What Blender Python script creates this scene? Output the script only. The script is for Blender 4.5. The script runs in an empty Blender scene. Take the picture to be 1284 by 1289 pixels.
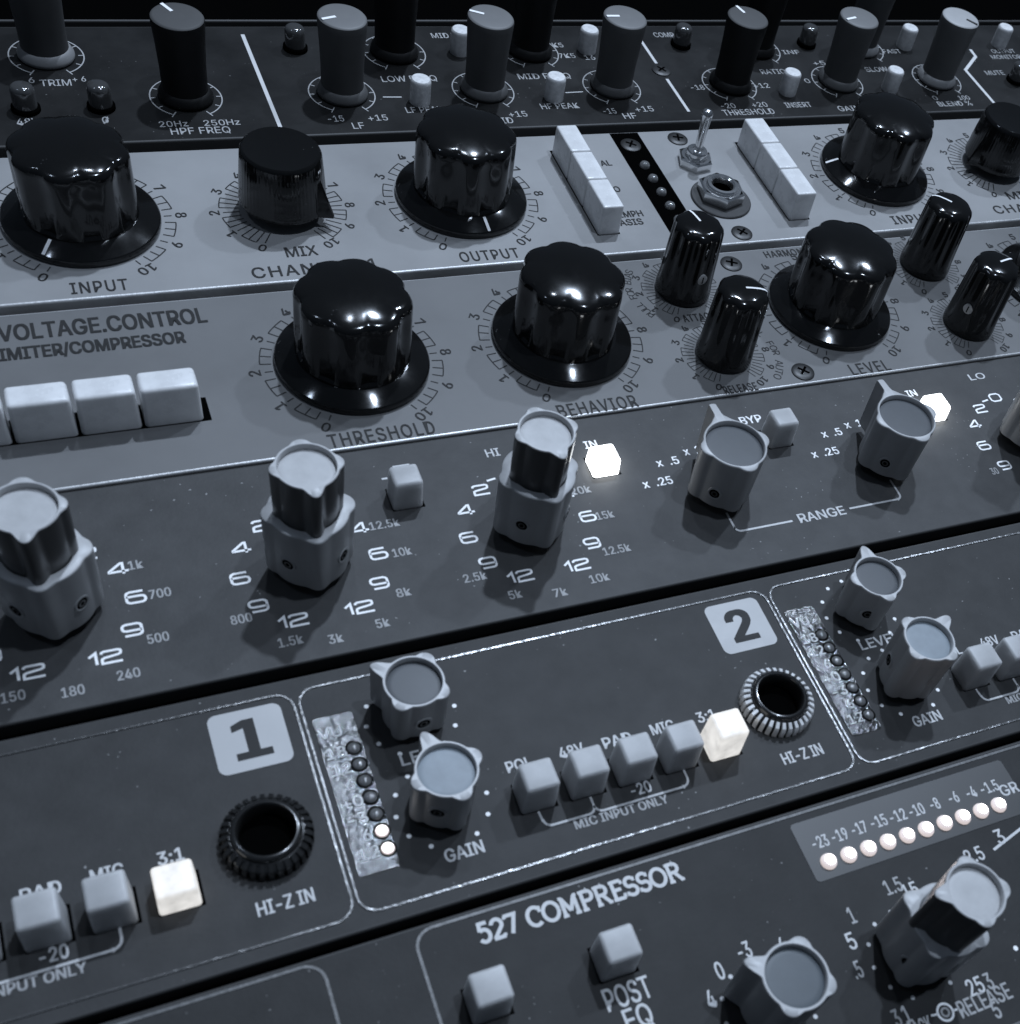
import bpy, bmesh, math, random, os
from mathutils import Vector, Matrix
# Close-up of a rack of studio audio units.  All positions below are millimetres on the
# rack's front plane (X along the rack, Y up the rack, Z out of the faceplates).
MM = 0.001
R = math.radians
random.seed(7)
scene = bpy.context.scene

# ------------------------------------------------------------------ camera
cam_data = bpy.data.cameras.new('camera')
cam = bpy.data.objects.new('camera', cam_data)
scene.collection.objects.link(cam)
scene.camera = cam
cam_data.sensor_fit = 'VERTICAL'
cam_data.sensor_height = 36.0
cam_data.sensor_width = 36.0
cam_data.lens = 41.9232
cam_data.shift_x = -0.16217
cam_data.shift_y = 0.12775
cam_data.clip_start = 0.01
cam_data.clip_end = 20.0
cam.matrix_world = Matrix([[0.8937204, 0.2070931, -0.3979651, 0.032126], [-0.3911626, 0.7940787, -0.4652213, -0.237478], [0.2196715, 0.5714468, 0.7906914, 0.159743], [0, 0, 0, 1]])
cam_data.dof.use_dof = True
cam_data.dof.focus_distance = 0.262
cam_data.dof.aperture_fstop = 45.0

# ------------------------------------------------------------------ world, lamps, exposure
world = bpy.data.worlds.new('World')
scene.world = world
world.use_nodes = True
bg = world.node_tree.nodes['Background']
bg.inputs['Color'].default_value = (0.60, 0.80, 1.12, 1)
bg.inputs['Strength'].default_value = 0.056

def lamp(name, pos, aim, power, size, color):
    d = bpy.data.lights.new(name, 'AREA')
    d.shape = 'DISK'; d.size = size; d.energy = power; d.color = color
    o = bpy.data.objects.new(name, d)
    scene.collection.objects.link(o)
    o.location = Vector(pos) * MM
    o.rotation_euler = (Vector(aim) - Vector(pos)).to_track_quat('-Z', 'Y').to_euler()
    return o
lamp('ceiling_lamp', (380, 375, 1000), (110, -100, 0), 7.4, 0.032, (0.785, 0.93, 1.15))
lamp('ceiling_lamp', (330, -165, 1050), (110, -110, 0), 3.2, 0.032, (0.785, 0.93, 1.15))
lamp('ceiling_lamp', (800, 330, 930), (140, -110, 0), 3.0, 0.042, (0.785, 0.93, 1.15))
lamp('ceiling_lamp', (165, 365, 1000), (100, -100, 0), 0.9, 0.045, (0.80, 0.93, 1.13))
lamp('ceiling_lamp', (-420, 120, 1000), (80, -100, 0), 0.6, 0.07, (0.76, 0.92, 1.18))

scene.view_settings.view_transform = 'Standard'
scene.view_settings.look = 'None'
scene.view_settings.exposure = 0.0
scene.view_settings.gamma = 1.0
scene.view_settings.use_curve_mapping = False

TEXTS = [
    ('A', 'TRIM', 39.7, 23.8, 6.0, 2.3, 1, 'r'),
    ('A', '6', 35.25, 24.9, 1.1, 2.0, 1, 'r'),
    ('A', '+ 6', 44.4, 25.0, 2.6, 1.9, 1, 'r'),
    ('A', '48V', 32.8, 10.3, 4.2, 2.3, 1, 'r'),
    ('A', 'Ø', 47.3, 10.0, 1.4, 2.4, 1, 'r'),
    ('A', '20Hz', 60.15, 8.0, 5.7, 2.0, 1, 'r'),
    ('A', '250Hz', 69.9, 7.95, 7.4, 2.0, 1, 'r'),
    ('A', 'HPF FREQ', 65.1, 5.35, 12.0, 2.3, 1, 'r'),
    ('A', '-15', 94.15, 8.0, 3.5, 2.2, 1, 'r'),
    ('A', '+15', 103.5, 7.85, 4.4, 2.2, 1, 'r'),
    ('A', 'LF', 98.4, 5.15, 2.6, 2.3, 1, 'r'),
    ('A', 'LOW FREQ', 115.1, 22.85, 13.2, 2.3, 1, 'r'),
    ('A', 'LF PEAK', 115.1, 10.4, 8.8, 2.2, 1, 'r'),
    ('A', 'MID PEAK', 131.3, 40.9, 10.8, 2.2, 1, 'r'),
    ('A', 'MID FREQ', 148.95, 22.8, 13.7, 2.3, 1, 'r'),
    ('A', 'HF PEAK', 148.4, 10.25, 9.8, 2.2, 1, 'r'),
    ('A', '+15', 136.75, 7.55, 4.5, 2.2, 1, 'r'),
    ('A', '-15', 127.4, 7.1, 3.8, 2.2, 1, 'r'),
    ('A', 'MID', 132.2, 5.2, 5.0, 2.3, 1, 'r'),
    ('A', '7K5', 158.2, 31.5, 4.4, 2.0, 1, 'r'),
    ('A', 'K5', 157.5, 36.3, 2.8, 2.0, 1, 'r'),
    ('A', '16', 164.1, 30.6, 2.8, 2.0, 1, 'r'),
    ('A', '-15', 160.4, 7.55, 3.4, 2.2, 1, 'r'),
    ('A', '+15', 169.95, 7.95, 4.9, 2.2, 1, 'r'),
    ('A', 'HF', 164.95, 5.3, 3.5, 2.3, 1, 'r'),
    ('A', 'COMP', 189.5, 40.75, 6.0, 2.2, 1, 'r'),
    ('A', '-18', 188.65, 16.5, 3.9, 2.1, 1, 'r'),
    ('A', '+12', 207.65, 16.6, 4.7, 2.1, 1, 'r'),
    ('A', '-20', 193.7, 8.15, 4.2, 2.1, 1, 'r'),
    ('A', '+20', 203.05, 8.25, 4.5, 2.1, 1, 'r'),
    ('A', 'THRESHOLD', 198.4, 5.25, 15.0, 2.4, 1, 'r'),
    ('A', 'INSERT', 214.45, 7.6, 7.9, 2.2, 1, 'r'),
    ('A', 'RATIO', 214.45, 22.85, 7.7, 2.2, 1, 'r'),
    ('A', 'INF', 224.7, 31.95, 5.4, 1.9, 1, 'r'),
    ('A', 'GAIN', 229.2, 5.3, 7.0, 2.3, 1, 'r'),
    ('A', '0', 222.8, 18.25, 1.6, 2.0, 1, 'r'),
    ('A', '+5', 230.95, 26.5, 3.9, 2.0, 1, 'r'),
    ('A', 'BLEND %', 264.7, 5.85, 11.6, 2.2, 1, 'r'),
    ('A', '100', 269.5, 8.45, 3.8, 1.9, 1, 'r'),
    ('A', '0', 259.65, 8.75, 1.5, 1.9, 1, 'r'),
    ('A', 'FAST', 258.3, 31.75, 6.2, 2.0, 1, 'r'),
    ('A', 'SLOW', 248.05, 23.0, 7.5, 2.2, 1, 'r'),
    ('A', 'OUTPUT', 298.6, 31.15, 8.8, 2.0, 1, 'r'),
    ('A', 'MONITOR', 297.75, 28.15, 11.3, 2.0, 1, 'r'),
    ('A', 'MUTE', 288.15, 20.15, 6.7, 2.2, 1, 'r'),
    ('B', 'INPUT', 38.2, -41.35, 9.8, 3.1, 1, 'l'),
    ('B', 'MIX', 76.1, -35.75, 6.2, 3.0, 1, 'l'),
    ('B', 'CHANNEL 1', 77.65, -41.15, 24.5, 3.1, 1, 'l'),
    ('B', 'OUTPUT', 113.45, -41.4, 12.9, 3.1, 1, 'l'),
    ('B', 'AL', 151.4, -12.65, 2.8, 2.0, 1, 'l'),
    ('B', 'O', 150.3, -22.4, 1.6, 2.0, 1, 'l'),
    ('B', 'EMPH', 149.95, -31.45, 6.1, 2.1, 1, 'l'),
    ('B', 'ASIS', 149.0, -34.25, 5.8, 2.1, 1, 'l'),
    ('B', 'INPUT', 222.4, -40.75, 11.8, 3.1, 1, 'l'),
    ('B', 'MIX', 260.6, -34.85, 8.8, 3.0, 1, 'l'),
    ('B', 'CHANNEL 2', 262.75, -39.9, 28.3, 3.1, 1, 'l'),
    ('C', 'VOLTAGE.CONTROL', 37.55, -51.65, 34.7, 4.1, 1, 'cb'),
    ('C', 'LIMITER/COMPRESSOR', 34.3, -57.0, 31.8, 3.1, 1, 'cb'),
    ('C', 'THRESHOLD', 78.0, -87.25, 19.2, 3.2, 1, 'l'),
    ('C', 'BEHAVIOR', 119.95, -87.7, 16.5, 3.2, 1, 'l'),
    ('C', 'LEVEL', 183.55, -87.5, 9.9, 3.2, 1, 'l'),
    ('C', 'ATTACK', 151.65, -66.55, 7.7, 2.2, 1, 'l'),
    ('C', 'RELEASE', 151.35, -88.25, 7.7, 2.2, 1, 'l'),
    ('C', 'HARMONICS', 183.7, -49.0, 14.6, 2.2, 1, 'l'),
    ('D', 'HI', 96.0, -95.5, 2.6, 1.93, 1, 'r'),
    ('D', 'IN', 114.8, -97.1, 2.6, 1.84, 0, 'r'),
    ('D', 'IN', 189.2, -96.5, 2.6, 1.84, 0, 'r'),
    ('D', 'x  .5', 127.85, -104.2, 4.7, 1.93, 0, 'r'),
    ('D', 'x  .25', 123.85, -108.7, 6.1, 1.93, 0, 'r'),
    ('D', 'x  .5', 165.1, -103.7, 4.8, 1.93, 0, 'r'),
    ('D', 'x  .25', 161.05, -108.4, 6.3, 1.93, 0, 'r'),
    ('D', 'x  1', 171.1, -102.3, 4.2, 1.93, 0, 'r'),
    ('D', 'x  1', 133.85, -102.5, 3.7, 1.93, 0, 'r'),
    ('D', 'BYP', 149.55, -97.0, 4.9, 2.02, 0, 'b'),
    ('D', 'RANGE', 152.5, -123.1, 10.4, 2.15, 1, 'b'),
    ('D', 'LO', 208.05, -94.55, 4.3, 1.84, 1, 'r'),
    ('D', '1k', 33.3, -107.45, 2.2, 1.75, 2, 'r'),
    ('D', '700', 35.8, -113.8, 3.2, 1.75, 2, 'r'),
    ('D', '500', 34.05, -122.1, 3.1, 1.75, 2, 'r'),
    ('D', '240', 29.0, -127.55, 3.2, 1.75, 2, 'r'),
    ('D', '180', 21.35, -128.55, 3.1, 1.75, 2, 'r'),
    ('D', '150', 13.7, -127.4, 3.2, 1.75, 2, 'r'),
    ('D', '800', 46.3, -121.55, 3.2, 1.75, 2, 'r'),
    ('D', '1.5k', 52.4, -127.5, 3.8, 1.75, 2, 'r'),
    ('D', '3k', 59.05, -128.75, 2.3, 1.75, 2, 'r'),
    ('D', '5k', 66.8, -127.6, 2.2, 1.75, 2, 'r'),
    ('D', '8k', 71.7, -122.45, 2.4, 1.75, 2, 'r'),
    ('D', '10k', 73.8, -114.2, 3.2, 1.75, 2, 'r'),
    ('D', '12.5k', 72.65, -107.75, 5.1, 1.75, 2, 'r'),
    ('D', '2.5k', 84.0, -122.15, 4.0, 1.75, 2, 'r'),
    ('D', '5k', 89.35, -127.25, 2.3, 1.75, 2, 'r'),
    ('D', '7k', 96.95, -128.65, 2.5, 1.75, 2, 'r'),
    ('D', '10k', 104.7, -127.35, 3.6, 1.75, 2, 'r'),
    ('D', '12.5k', 110.1, -122.1, 5.2, 1.75, 2, 'r'),
    ('D', '15k', 111.0, -114.1, 3.4, 1.75, 2, 'r'),
    ('D', '20k', 108.75, -107.55, 3.9, 1.75, 2, 'r'),
    ('D', '30', 195.9, -120.7, 1.8, 1.75, 2, 'r'),
    ('F', 'POST', 81.75, -196.6, 6.9, 3.2, 1, 'm'),
    ('F', 'EQ', 81.9, -200.15, 4.0, 3.2, 1, 'm'),
    ('F', '-3', 100.35, -196.4, 2.1, 2.5, 1, 'm'),
    ('F', '-6', 105.6, -197.6, 2.2, 2.5, 1, 'm'),
    ('F', '0', 95.6, -197.95, 1.2, 2.6, 1, 'm'),
    ('F', '4', 92.65, -201.25, 1.3, 2.6, 1, 'm'),
    ('F', '1.5', 127.55, -194.7, 3.1, 2.4, 2, 'm'),
    ('F', '15', 129.95, -196.25, 2.7, 2.4, 1, 'm'),
    ('F', '1', 118.7, -196.85, 1.0, 2.6, 2, 'm'),
    ('F', '5', 116.7, -200.4, 1.4, 2.6, 1, 'm'),
    ('F', '.5', 115.45, -204.6, 1.5, 2.6, 2, 'm'),
    ('F', '2.5', 143.55, -194.35, 3.5, 2.4, 1, 'm'),
    ('F', '3', 149.7, -192.9, 1.6, 2.6, 1, 'm'),
    ('F', '25', 131.9, -212.9, 2.8, 2.5, 1, 'm'),
    ('F', '3', 134.4, -212.95, 1.2, 2.5, 2, 'm'),
    ('F', 'RELEASE', 132.15, -215.2, 9.5, 2.5, 2, 'm'),
    ('F', '5', 133.1, -217.1, 1.2, 2.5, 2, 'm'),
    ('F', '3', 117.65, -212.9, 1.1, 2.5, 2, 'm'),
    ('F', '1', 119.35, -212.9, 1.1, 2.5, 1, 'm'),
    ('F', 'ATTACK', 119.4, -215.4, 6.1, 2.5, 1, 'm'),
    ('G', '-23', 119.65, -184.45, 2.9, 2.0, 1, 'm'),
    ('G', '-19', 123.25, -184.4, 2.9, 2.0, 1, 'm'),
    ('G', '-17', 127.0, -184.3, 2.8, 2.0, 1, 'm'),
    ('G', '-15', 130.8, -184.2, 3.0, 2.0, 1, 'm'),
    ('G', '-12', 134.45, -184.3, 3.1, 2.0, 1, 'm'),
    ('G', '-10', 138.15, -184.35, 2.9, 2.0, 1, 'm'),
    ('G', '-8', 141.8, -184.3, 1.8, 2.0, 1, 'm'),
    ('G', '-6', 145.65, -184.25, 1.9, 2.0, 1, 'm'),
    ('G', '-4', 149.25, -184.35, 1.9, 2.0, 1, 'm'),
    ('G', '-1.5', 153.0, -184.45, 3.6, 2.0, 1, 'm'),
    ('G', 'GR', 156.35, -185.8, 3.7, 2.0, 1, 'm'),
]
CHANNEL_TEXTS = [
    ('HI-Z IN', 124.2, -169.4, 7.6, 2.1, 1, 'b'),
    ('LEVEL', 66.75, -152.6, 8.5, 2.05, 1, 'b'),
    ('GAIN', 67.0, -169.45, 5.8, 2.05, 1, 'b'),
    ('POL', 79.25, -158.25, 4.1, 1.95, 1, 'b'),
    ('48V', 87.85, -158.2, 4.1, 1.95, 1, 'b'),
    ('PAD', 95.55, -158.45, 4.9, 1.95, 1, 'b'),
    ('MIC', 103.55, -158.3, 4.1, 1.95, 1, 'b'),
    ('3:1', 111.5, -158.3, 3.4, 1.95, 1, 'b'),
    ('-20', 95.9, -167.5, 3.4, 1.95, 1, 'b'),
    ('MIC INPUT ONLY', 91.55, -170.35, 15.5, 1.5, 2, 'b'),
]

# ------------------------------------------------------------------ materials (all procedural)
def material(name, col, rough=0.5, metal=0.0, spec=0.5, coat=0.0, emit=None, estr=0.0,
             noise=0.0, nscale=120.0, bump=0.0, bscale=900.0, bdist=0.0003, rnoise=0.0, sss=0.0, trans=0.0, enoise=0.0, specks=0.0):
    m = bpy.data.materials.new(name)
    m.use_nodes = True
    nt = m.node_tree; n = nt.nodes; L = nt.links
    b = n['Principled BSDF']
    c = col if isinstance(col, tuple) else (col, col, col)
    b.inputs['Base Color'].default_value = (*c, 1)
    b.inputs['Roughness'].default_value = rough
    b.inputs['Metallic'].default_value = metal
    b.inputs['Specular IOR Level'].default_value = spec
    b.inputs['Coat Weight'].default_value = coat
    b.inputs['Coat Roughness'].default_value = 0.08
    if sss:
        b.inputs['Subsurface Weight'].default_value = sss
        b.inputs['Subsurface Radius'].default_value = (0.004, 0.004, 0.004)
        b.inputs['Subsurface Scale'].default_value = 1.0
    if trans:
        b.inputs['Transmission Weight'].default_value = trans
    if emit:
        b.inputs['Emission Color'].default_value = (*emit, 1)
        b.inputs['Emission Strength'].default_value = estr
    tc = n.new('ShaderNodeTexCoord')
    if noise or rnoise:
        t = n.new('ShaderNodeTexNoise')
        t.inputs['Scale'].default_value = nscale; t.inputs['Detail'].default_value = 6
        t.inputs['Roughness'].default_value = 0.6
        L.new(tc.outputs['Object'], t.inputs['Vector'])
        if noise:
            r = n.new('ShaderNodeMapRange')
            r.inputs['From Min'].default_value = 0.3; r.inputs['From Max'].default_value = 0.7
            r.inputs['To Min'].default_value = 1 - noise; r.inputs['To Max'].default_value = 1 + noise
            L.new(t.outputs['Fac'], r.inputs['Value'])
            mx = n.new('ShaderNodeVectorMath'); mx.operation = 'SCALE'
            mx.inputs[0].default_value = c
            L.new(r.outputs['Result'], mx.inputs['Scale'])
            L.new(mx.outputs['Vector'], b.inputs['Base Color'])
        if rnoise:
            r2 = n.new('ShaderNodeMapRange')
            r2.inputs['From Min'].default_value = 0.3; r2.inputs['From Max'].default_value = 0.7
            r2.inputs['To Min'].default_value = max(0.02, rough - rnoise); r2.inputs['To Max'].default_value = min(1, rough + rnoise)
            L.new(t.outputs['Fac'], r2.inputs['Value'])
            L.new(r2.outputs['Result'], b.inputs['Roughness'])
    if specks:   # sparse dust grains lying on the surface
        v = n.new('ShaderNodeTexNoise'); v.inputs['Scale'].default_value = 1350; v.inputs['Detail'].default_value = 1
        L.new(tc.outputs['Object'], v.inputs['Vector'])
        v2 = n.new('ShaderNodeTexNoise'); v2.inputs['Scale'].default_value = 90; v2.inputs['Detail'].default_value = 2
        L.new(tc.outputs['Object'], v2.inputs['Vector'])
        ad = n.new('ShaderNodeMath'); ad.operation = 'MULTIPLY_ADD'; ad.inputs[1].default_value = 0.35
        L.new(v2.outputs['Fac'], ad.inputs[0]); L.new(v.outputs['Fac'], ad.inputs[2])
        rs = n.new('ShaderNodeMapRange'); rs.inputs['From Min'].default_value = 0.955; rs.inputs['From Max'].default_value = 1.0
        L.new(ad.outputs['Value'], rs.inputs['Value'])
        mxs = n.new('ShaderNodeMix'); mxs.data_type = 'RGBA'
        L.new(rs.outputs['Result'], mxs.inputs['Factor'])
        src = b.inputs['Base Color'].links[0].from_socket if b.inputs['Base Color'].links else None
        if src: L.new(src, mxs.inputs['A'])
        else: mxs.inputs['A'].default_value = (*c, 1)
        mxs.inputs['B'].default_value = (specks, specks, specks, 1)
        L.new(mxs.outputs['Result'], b.inputs['Base Color'])
    if enoise:
        r3 = n.new('ShaderNodeMapRange')
        r3.inputs['From Min'].default_value = 0.3; r3.inputs['From Max'].default_value = 0.7
        r3.inputs['To Min'].default_value = estr*(1-enoise); r3.inputs['To Max'].default_value = estr*(1+enoise)
        L.new(t.outputs['Fac'], r3.inputs['Value']); L.new(r3.outputs['Result'], b.inputs['Emission Strength'])
    if bump:
        t2 = n.new('ShaderNodeTexNoise')
        t2.inputs['Scale'].default_value = bscale; t2.inputs['Detail'].default_value = 4
        L.new(tc.outputs['Object'], t2.inputs['Vector'])
        bp = n.new('ShaderNodeBump')
        bp.inputs['Strength'].default_value = bump
        bp.inputs['Distance'].default_value = bdist
        L.new(t2.outputs['Fac'], bp.inputs['Height'])
        L.new(bp.outputs['Normal'], b.inputs['Normal'])
    return m

M = {}
M['blank'] = material('matte_black_steel', 0.0015, 0.9, spec=0.0)
M['strip_a'] = material('dark_enamel', 0.012, 0.42, spec=0.22, noise=0.2, nscale=60, bump=0.05, bscale=700, rnoise=0.08, specks=0.12)
M['plate_b'] = material('pale_painted_aluminium', 0.248, 0.46, spec=0.35, noise=0.12, nscale=24, bump=0.03, bscale=500, rnoise=0.12)
M['plate_c'] = material('grey_painted_aluminium', 0.136, 0.46, spec=0.32, noise=0.12, nscale=24, bump=0.03, bscale=500, rnoise=0.12)
M['plate_d'] = material('charcoal_anodised', 0.048, 0.58, spec=0.28, noise=0.17, nscale=170, bump=0.10, bscale=1500, specks=0.25)
M['plate_e'] = material('charcoal_paint', 0.038, 0.60, spec=0.20, noise=0.16, nscale=150, bump=0.10, bscale=1300, specks=0.25)
M['plate_f'] = material('charcoal_paint_lower', 0.025, 0.60, spec=0.20, noise=0.16, nscale=150, bump=0.10, bscale=1300, specks=0.2)
M['edge'] = material('bare_aluminium_edge', 0.45, 0.42, metal=0.5, bump=0.2, bscale=900, noise=0.25, nscale=60)
M['dark_edge'] = material('dark_painted_edge', 0.03, 0.6)
M['chassis'] = material('black_chassis', 0.006, 0.7)
M['ground'] = material('dark_ground', 0.012, 0.9, noise=0.3, nscale=8)
M['bakelite'] = material('black_bakelite', 0.006, 0.11, spec=0.48, bump=0.02, bscale=250, rnoise=0.05, specks=0.05)
M['soft_black'] = material('black_rubber_plastic', 0.005, 0.62, spec=0.22, noise=0.15)
M['soft_grey'] = material('grey_rubber_plastic', 0.060, 0.65, spec=0.35, noise=0.10)
M['soft_pale'] = material('pale_grey_plastic', 0.085, 0.55, spec=0.4, noise=0.10)
M['soft_top'] = material('pale_knob_top', 0.125, 0.55, noise=0.08)
M['top_light'] = material('light_knob_top', 0.33, 0.5, noise=0.08)
M['flare_light'] = material('pale_knob_flare', 0.22, 0.5)
M['white'] = material('white_print', 0.86, 0.6, noise=0.05, nscale=300)
M['white2'] = material('soft_white_print', 0.55, 0.6, noise=0.06, nscale=300)
M['dimw'] = material('dim_white_print', 0.33, 0.6, noise=0.08, nscale=300)
M['print_a'] = material('greyish_white_print', 0.36, 0.6, noise=0.08, nscale=300)  # white print in a greyer tone, for the topmost unit
M['ink'] = material('dark_ink', 0.020, 0.6, spec=0.25)
M['knob_grey'] = material('grey_moulded_knob', 0.32, 0.42, spec=0.5, noise=0.07, bump=0.03, bscale=600)
M['knob_rim'] = material('top_lit_knob_rim', 0.42, 0.42, noise=0.07, nscale=400)  # rim painted paler than the knob sides, light from above in the colour
M['knob_dark'] = material('dark_moulded_knob', 0.036, 0.28, spec=0.8)
M['cap_slate'] = material('slate_cap', (0.060, 0.072, 0.082), 0.5, noise=0.10, nscale=250)
M['cap_dark'] = material('dark_slate_cap', (0.040, 0.045, 0.051), 0.5, noise=0.10, nscale=250)
M['cap_pale'] = material('pale_cap', 0.40, 0.5, noise=0.10, nscale=300)
M['cap_blue'] = material('blue_grey_cap', (0.20, 0.23, 0.255), 0.5, noise=0.14, nscale=250)
M['milky'] = material('milky_button_plastic', 0.40, 0.42, spec=0.4, noise=0.10, nscale=220, sss=1.0, bump=0.05, bscale=700)
M['ivory'] = material('ivory_button_plastic', 0.70, 0.32, spec=0.5, noise=0.12, nscale=190, sss=0.1, bump=0.2, bscale=260, rnoise=0.12)
M['lit'] = material('lit_button_plastic', 0.30, 0.4, emit=(1.0, 0.985, 0.955), estr=0.70, bump=0.2, bscale=300, noise=0.1, nscale=350, enoise=0.25)
M['lit_hot'] = material('bright_lit_button_plastic', 0.8, 0.4, emit=(0.93, 0.97, 1.0), estr=7.0)
M['silver'] = material('brushed_silver', 0.70, 0.40, metal=0.25, noise=0.15, nscale=900, bump=0.25, bscale=900)
M['smoke'] = material('smoked_lens', 0.05, 0.10, spec=0.8, coat=0.6)
M['chrome'] = material('chrome', 0.80, 0.18, metal=0.95, bump=0.05, bscale=300)
M['steel_dark'] = material('dark_steel', 0.035, 0.45, metal=0.2, noise=0.2, nscale=500)
M['screw'] = material('black_zinc_screw', 0.022, 0.42, metal=0.3, noise=0.2, nscale=500)
M['void'] = material('black_hole', 0.0015, 0.9, spec=0.0)
M['badge'] = material('pale_badge', 0.38, 0.45, noise=0.06, nscale=200, rnoise=0.1)
M['sticker'] = material('pebbled_meter_film', 0.025, 0.11, metal=0.05, spec=1.0, bump=1.0, bscale=1150, bdist=0.00030)
M['film'] = material('smooth_meter_film', 0.029, 0.40, noise=0.08)
M['border'] = material('raised_grey_border', 0.050, 0.22, spec=1.0, bump=1.0, bscale=1200, bdist=0.00006)
M['border2'] = material('flat_grey_border', 0.085, 0.42, spec=0.5, bump=0.3, bscale=900)
M['led_off'] = material('unlit_led', 0.12, 0.12, spec=0.7, coat=0.5)
M['led_on'] = material('lit_led', 0.8, 0.3, emit=(1.0, 0.97, 0.95), estr=3.0)
M['led_hot'] = material('bright_lit_led', 0.8, 0.3, emit=(1.0, 0.90, 0.89), estr=14.0)
M['led_rim'] = material('led_rim', 0.5, 0.3, emit=(1.0, 0.86, 0.84), estr=0.60)
M['jack_black'] = material('black_jack_nut', 0.014, 0.22, spec=0.7, coat=0.3)
M['jack_worn'] = material('nickel_jack_nut', 0.78, 0.30, metal=0.2, noise=0.2, nscale=500)

# ------------------------------------------------------------------ mesh helpers (mm in, metres out)
def finish(bm, name, smooth=True, angle=32.0, keep_flat=False):
    bmesh.ops.remove_doubles(bm, verts=bm.verts, dist=1e-4)
    bmesh.ops.recalc_face_normals(bm, faces=bm.faces)
    for v in bm.verts: v.co *= MM
    me = bpy.data.meshes.new(name)
    bm.to_mesh(me); bm.free()
    if smooth:
        for p in me.polygons: p.use_smooth = True
        me.set_sharp_from_angle(angle=R(angle))
    return me

def lathe(bm, prof, n=64, rfun=None, cap_top=True, cap_bot=True, cx=0, cy=0, z0=0):
    rings = []
    for (r, z) in prof:
        ring = []
        for i in range(n):
            a = 2*math.pi*i/n
            k = rfun(a, r, z) if rfun else 1.0
            ring.append(bm.verts.new((cx + r*k*math.cos(a), cy + r*k*math.sin(a), z0 + z)))
        rings.append(ring)
    for A, B in zip(rings, rings[1:]):
        for i in range(n):
            j = (i+1) % n
            bm.faces.new((A[i], A[j], B[j], B[i]))
    if cap_bot: bm.faces.new(list(reversed(rings[0])))
    if cap_top: bm.faces.new(rings[-1])
    return rings

def box(bm, x0, x1, y0, y1, z0, z1, taper=0.0, bev=0.0, seg=3):
    t = taper
    vs = [bm.verts.new(p) for p in ((x0,y0,z0),(x1,y0,z0),(x1,y1,z0),(x0,y1,z0),
                                     (x0+t,y0+t,z1),(x1-t,y0+t,z1),(x1-t,y1-t,z1),(x0+t,y1-t,z1))]
    fs = [bm.faces.new([vs[i] for i in f]) for f in ((3,2,1,0),(4,5,6,7),(0,1,5,4),(1,2,6,5),(2,3,7,6),(3,0,4,7))]
    if bev:
        es = set()
        for f in fs:
            for e in f.edges: es.add(e)
        es = [e for e in es if not (abs(e.verts[0].co.z - z0) < 1e-6 and abs(e.verts[1].co.z - z0) < 1e-6)]
        bmesh.ops.bevel(bm, geom=es, offset=bev, segments=seg, profile=0.5, affect='EDGES')
    return vs

def strip(bm, pts, w, z, mat=0, closed=False, thick=0.0):
    """a flat (or slightly raised) ribbon of width w along a polyline, with mitred joints"""
    n = len(pts); L = []; Rr = []
    for i, p in enumerate(pts):
        p = Vector(p[:2])
        if closed:
            a = (p - Vector(pts[i-1][:2])).normalized(); b = (Vector(pts[(i+1) % n][:2]) - p).normalized()
        else:
            a = (p - Vector(pts[i-1][:2])).normalized() if i else None
            b = (Vector(pts[i+1][:2]) - p).normalized() if i < n-1 else None
            if a is None: a = b
            if b is None: b = a
        t = (a + b)
        t = t.normalized() if t.length > 1e-6 else a
        nn = Vector((-t.y, t.x)); k = 1.0/max(0.45, nn.dot(Vector((-a.y, a.x))))
        L.append(p + nn*w*0.5*k); Rr.append(p - nn*w*0.5*k)
    vl = [bm.verts.new((q.x, q.y, z)) for q in L]; vr = [bm.verts.new((q.x, q.y, z)) for q in Rr]
    m = n if closed else n-1
    new = []
    for i in range(m):
        j = (i+1) % n
        new.append(bm.faces.new((vr[i], vr[j], vl[j], vl[i])))
    if thick:
        bl = [bm.verts.new((q.x, q.y, z-thick)) for q in L]; br = [bm.verts.new((q.x, q.y, z-thick)) for q in Rr]
        for i in range(m):
            j = (i+1) % n
            new.append(bm.faces.new((vl[i], vl[j], bl[j], bl[i]))); new.append(bm.faces.new((vr[j], vr[i], br[i], br[j])))
    for f in new: f.material_index = mat

def arc(cx, cy, r, a0, a1, n=16):
    return [(cx + r*math.cos(R(a0 + (a1-a0)*i/n)), cy + r*math.sin(R(a0 + (a1-a0)*i/n))) for i in range(n+1)]

def round_rect(x0, x1, y0, y1, r, n=6):
    return (arc(x1-r, y1-r, r, 0, 90, n) + arc(x0+r, y1-r, r, 90, 180, n) +
            arc(x0+r, y0+r, r, 180, 270, n) + arc(x1-r, y0+r, r, 270, 360, n))

def slab(bm, poly, z0, z1):
    lo = [bm.verts.new((x, y, z0)) for x, y in poly]; hi = [bm.verts.new((x, y, z1)) for x, y in poly]
    n = len(poly)
    bm.faces.new(hi); bm.faces.new(list(reversed(lo)))
    for i in range(n):
        j = (i+1) % n
        bm.faces.new((lo[i], lo[j], hi[j], hi[i]))

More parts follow.
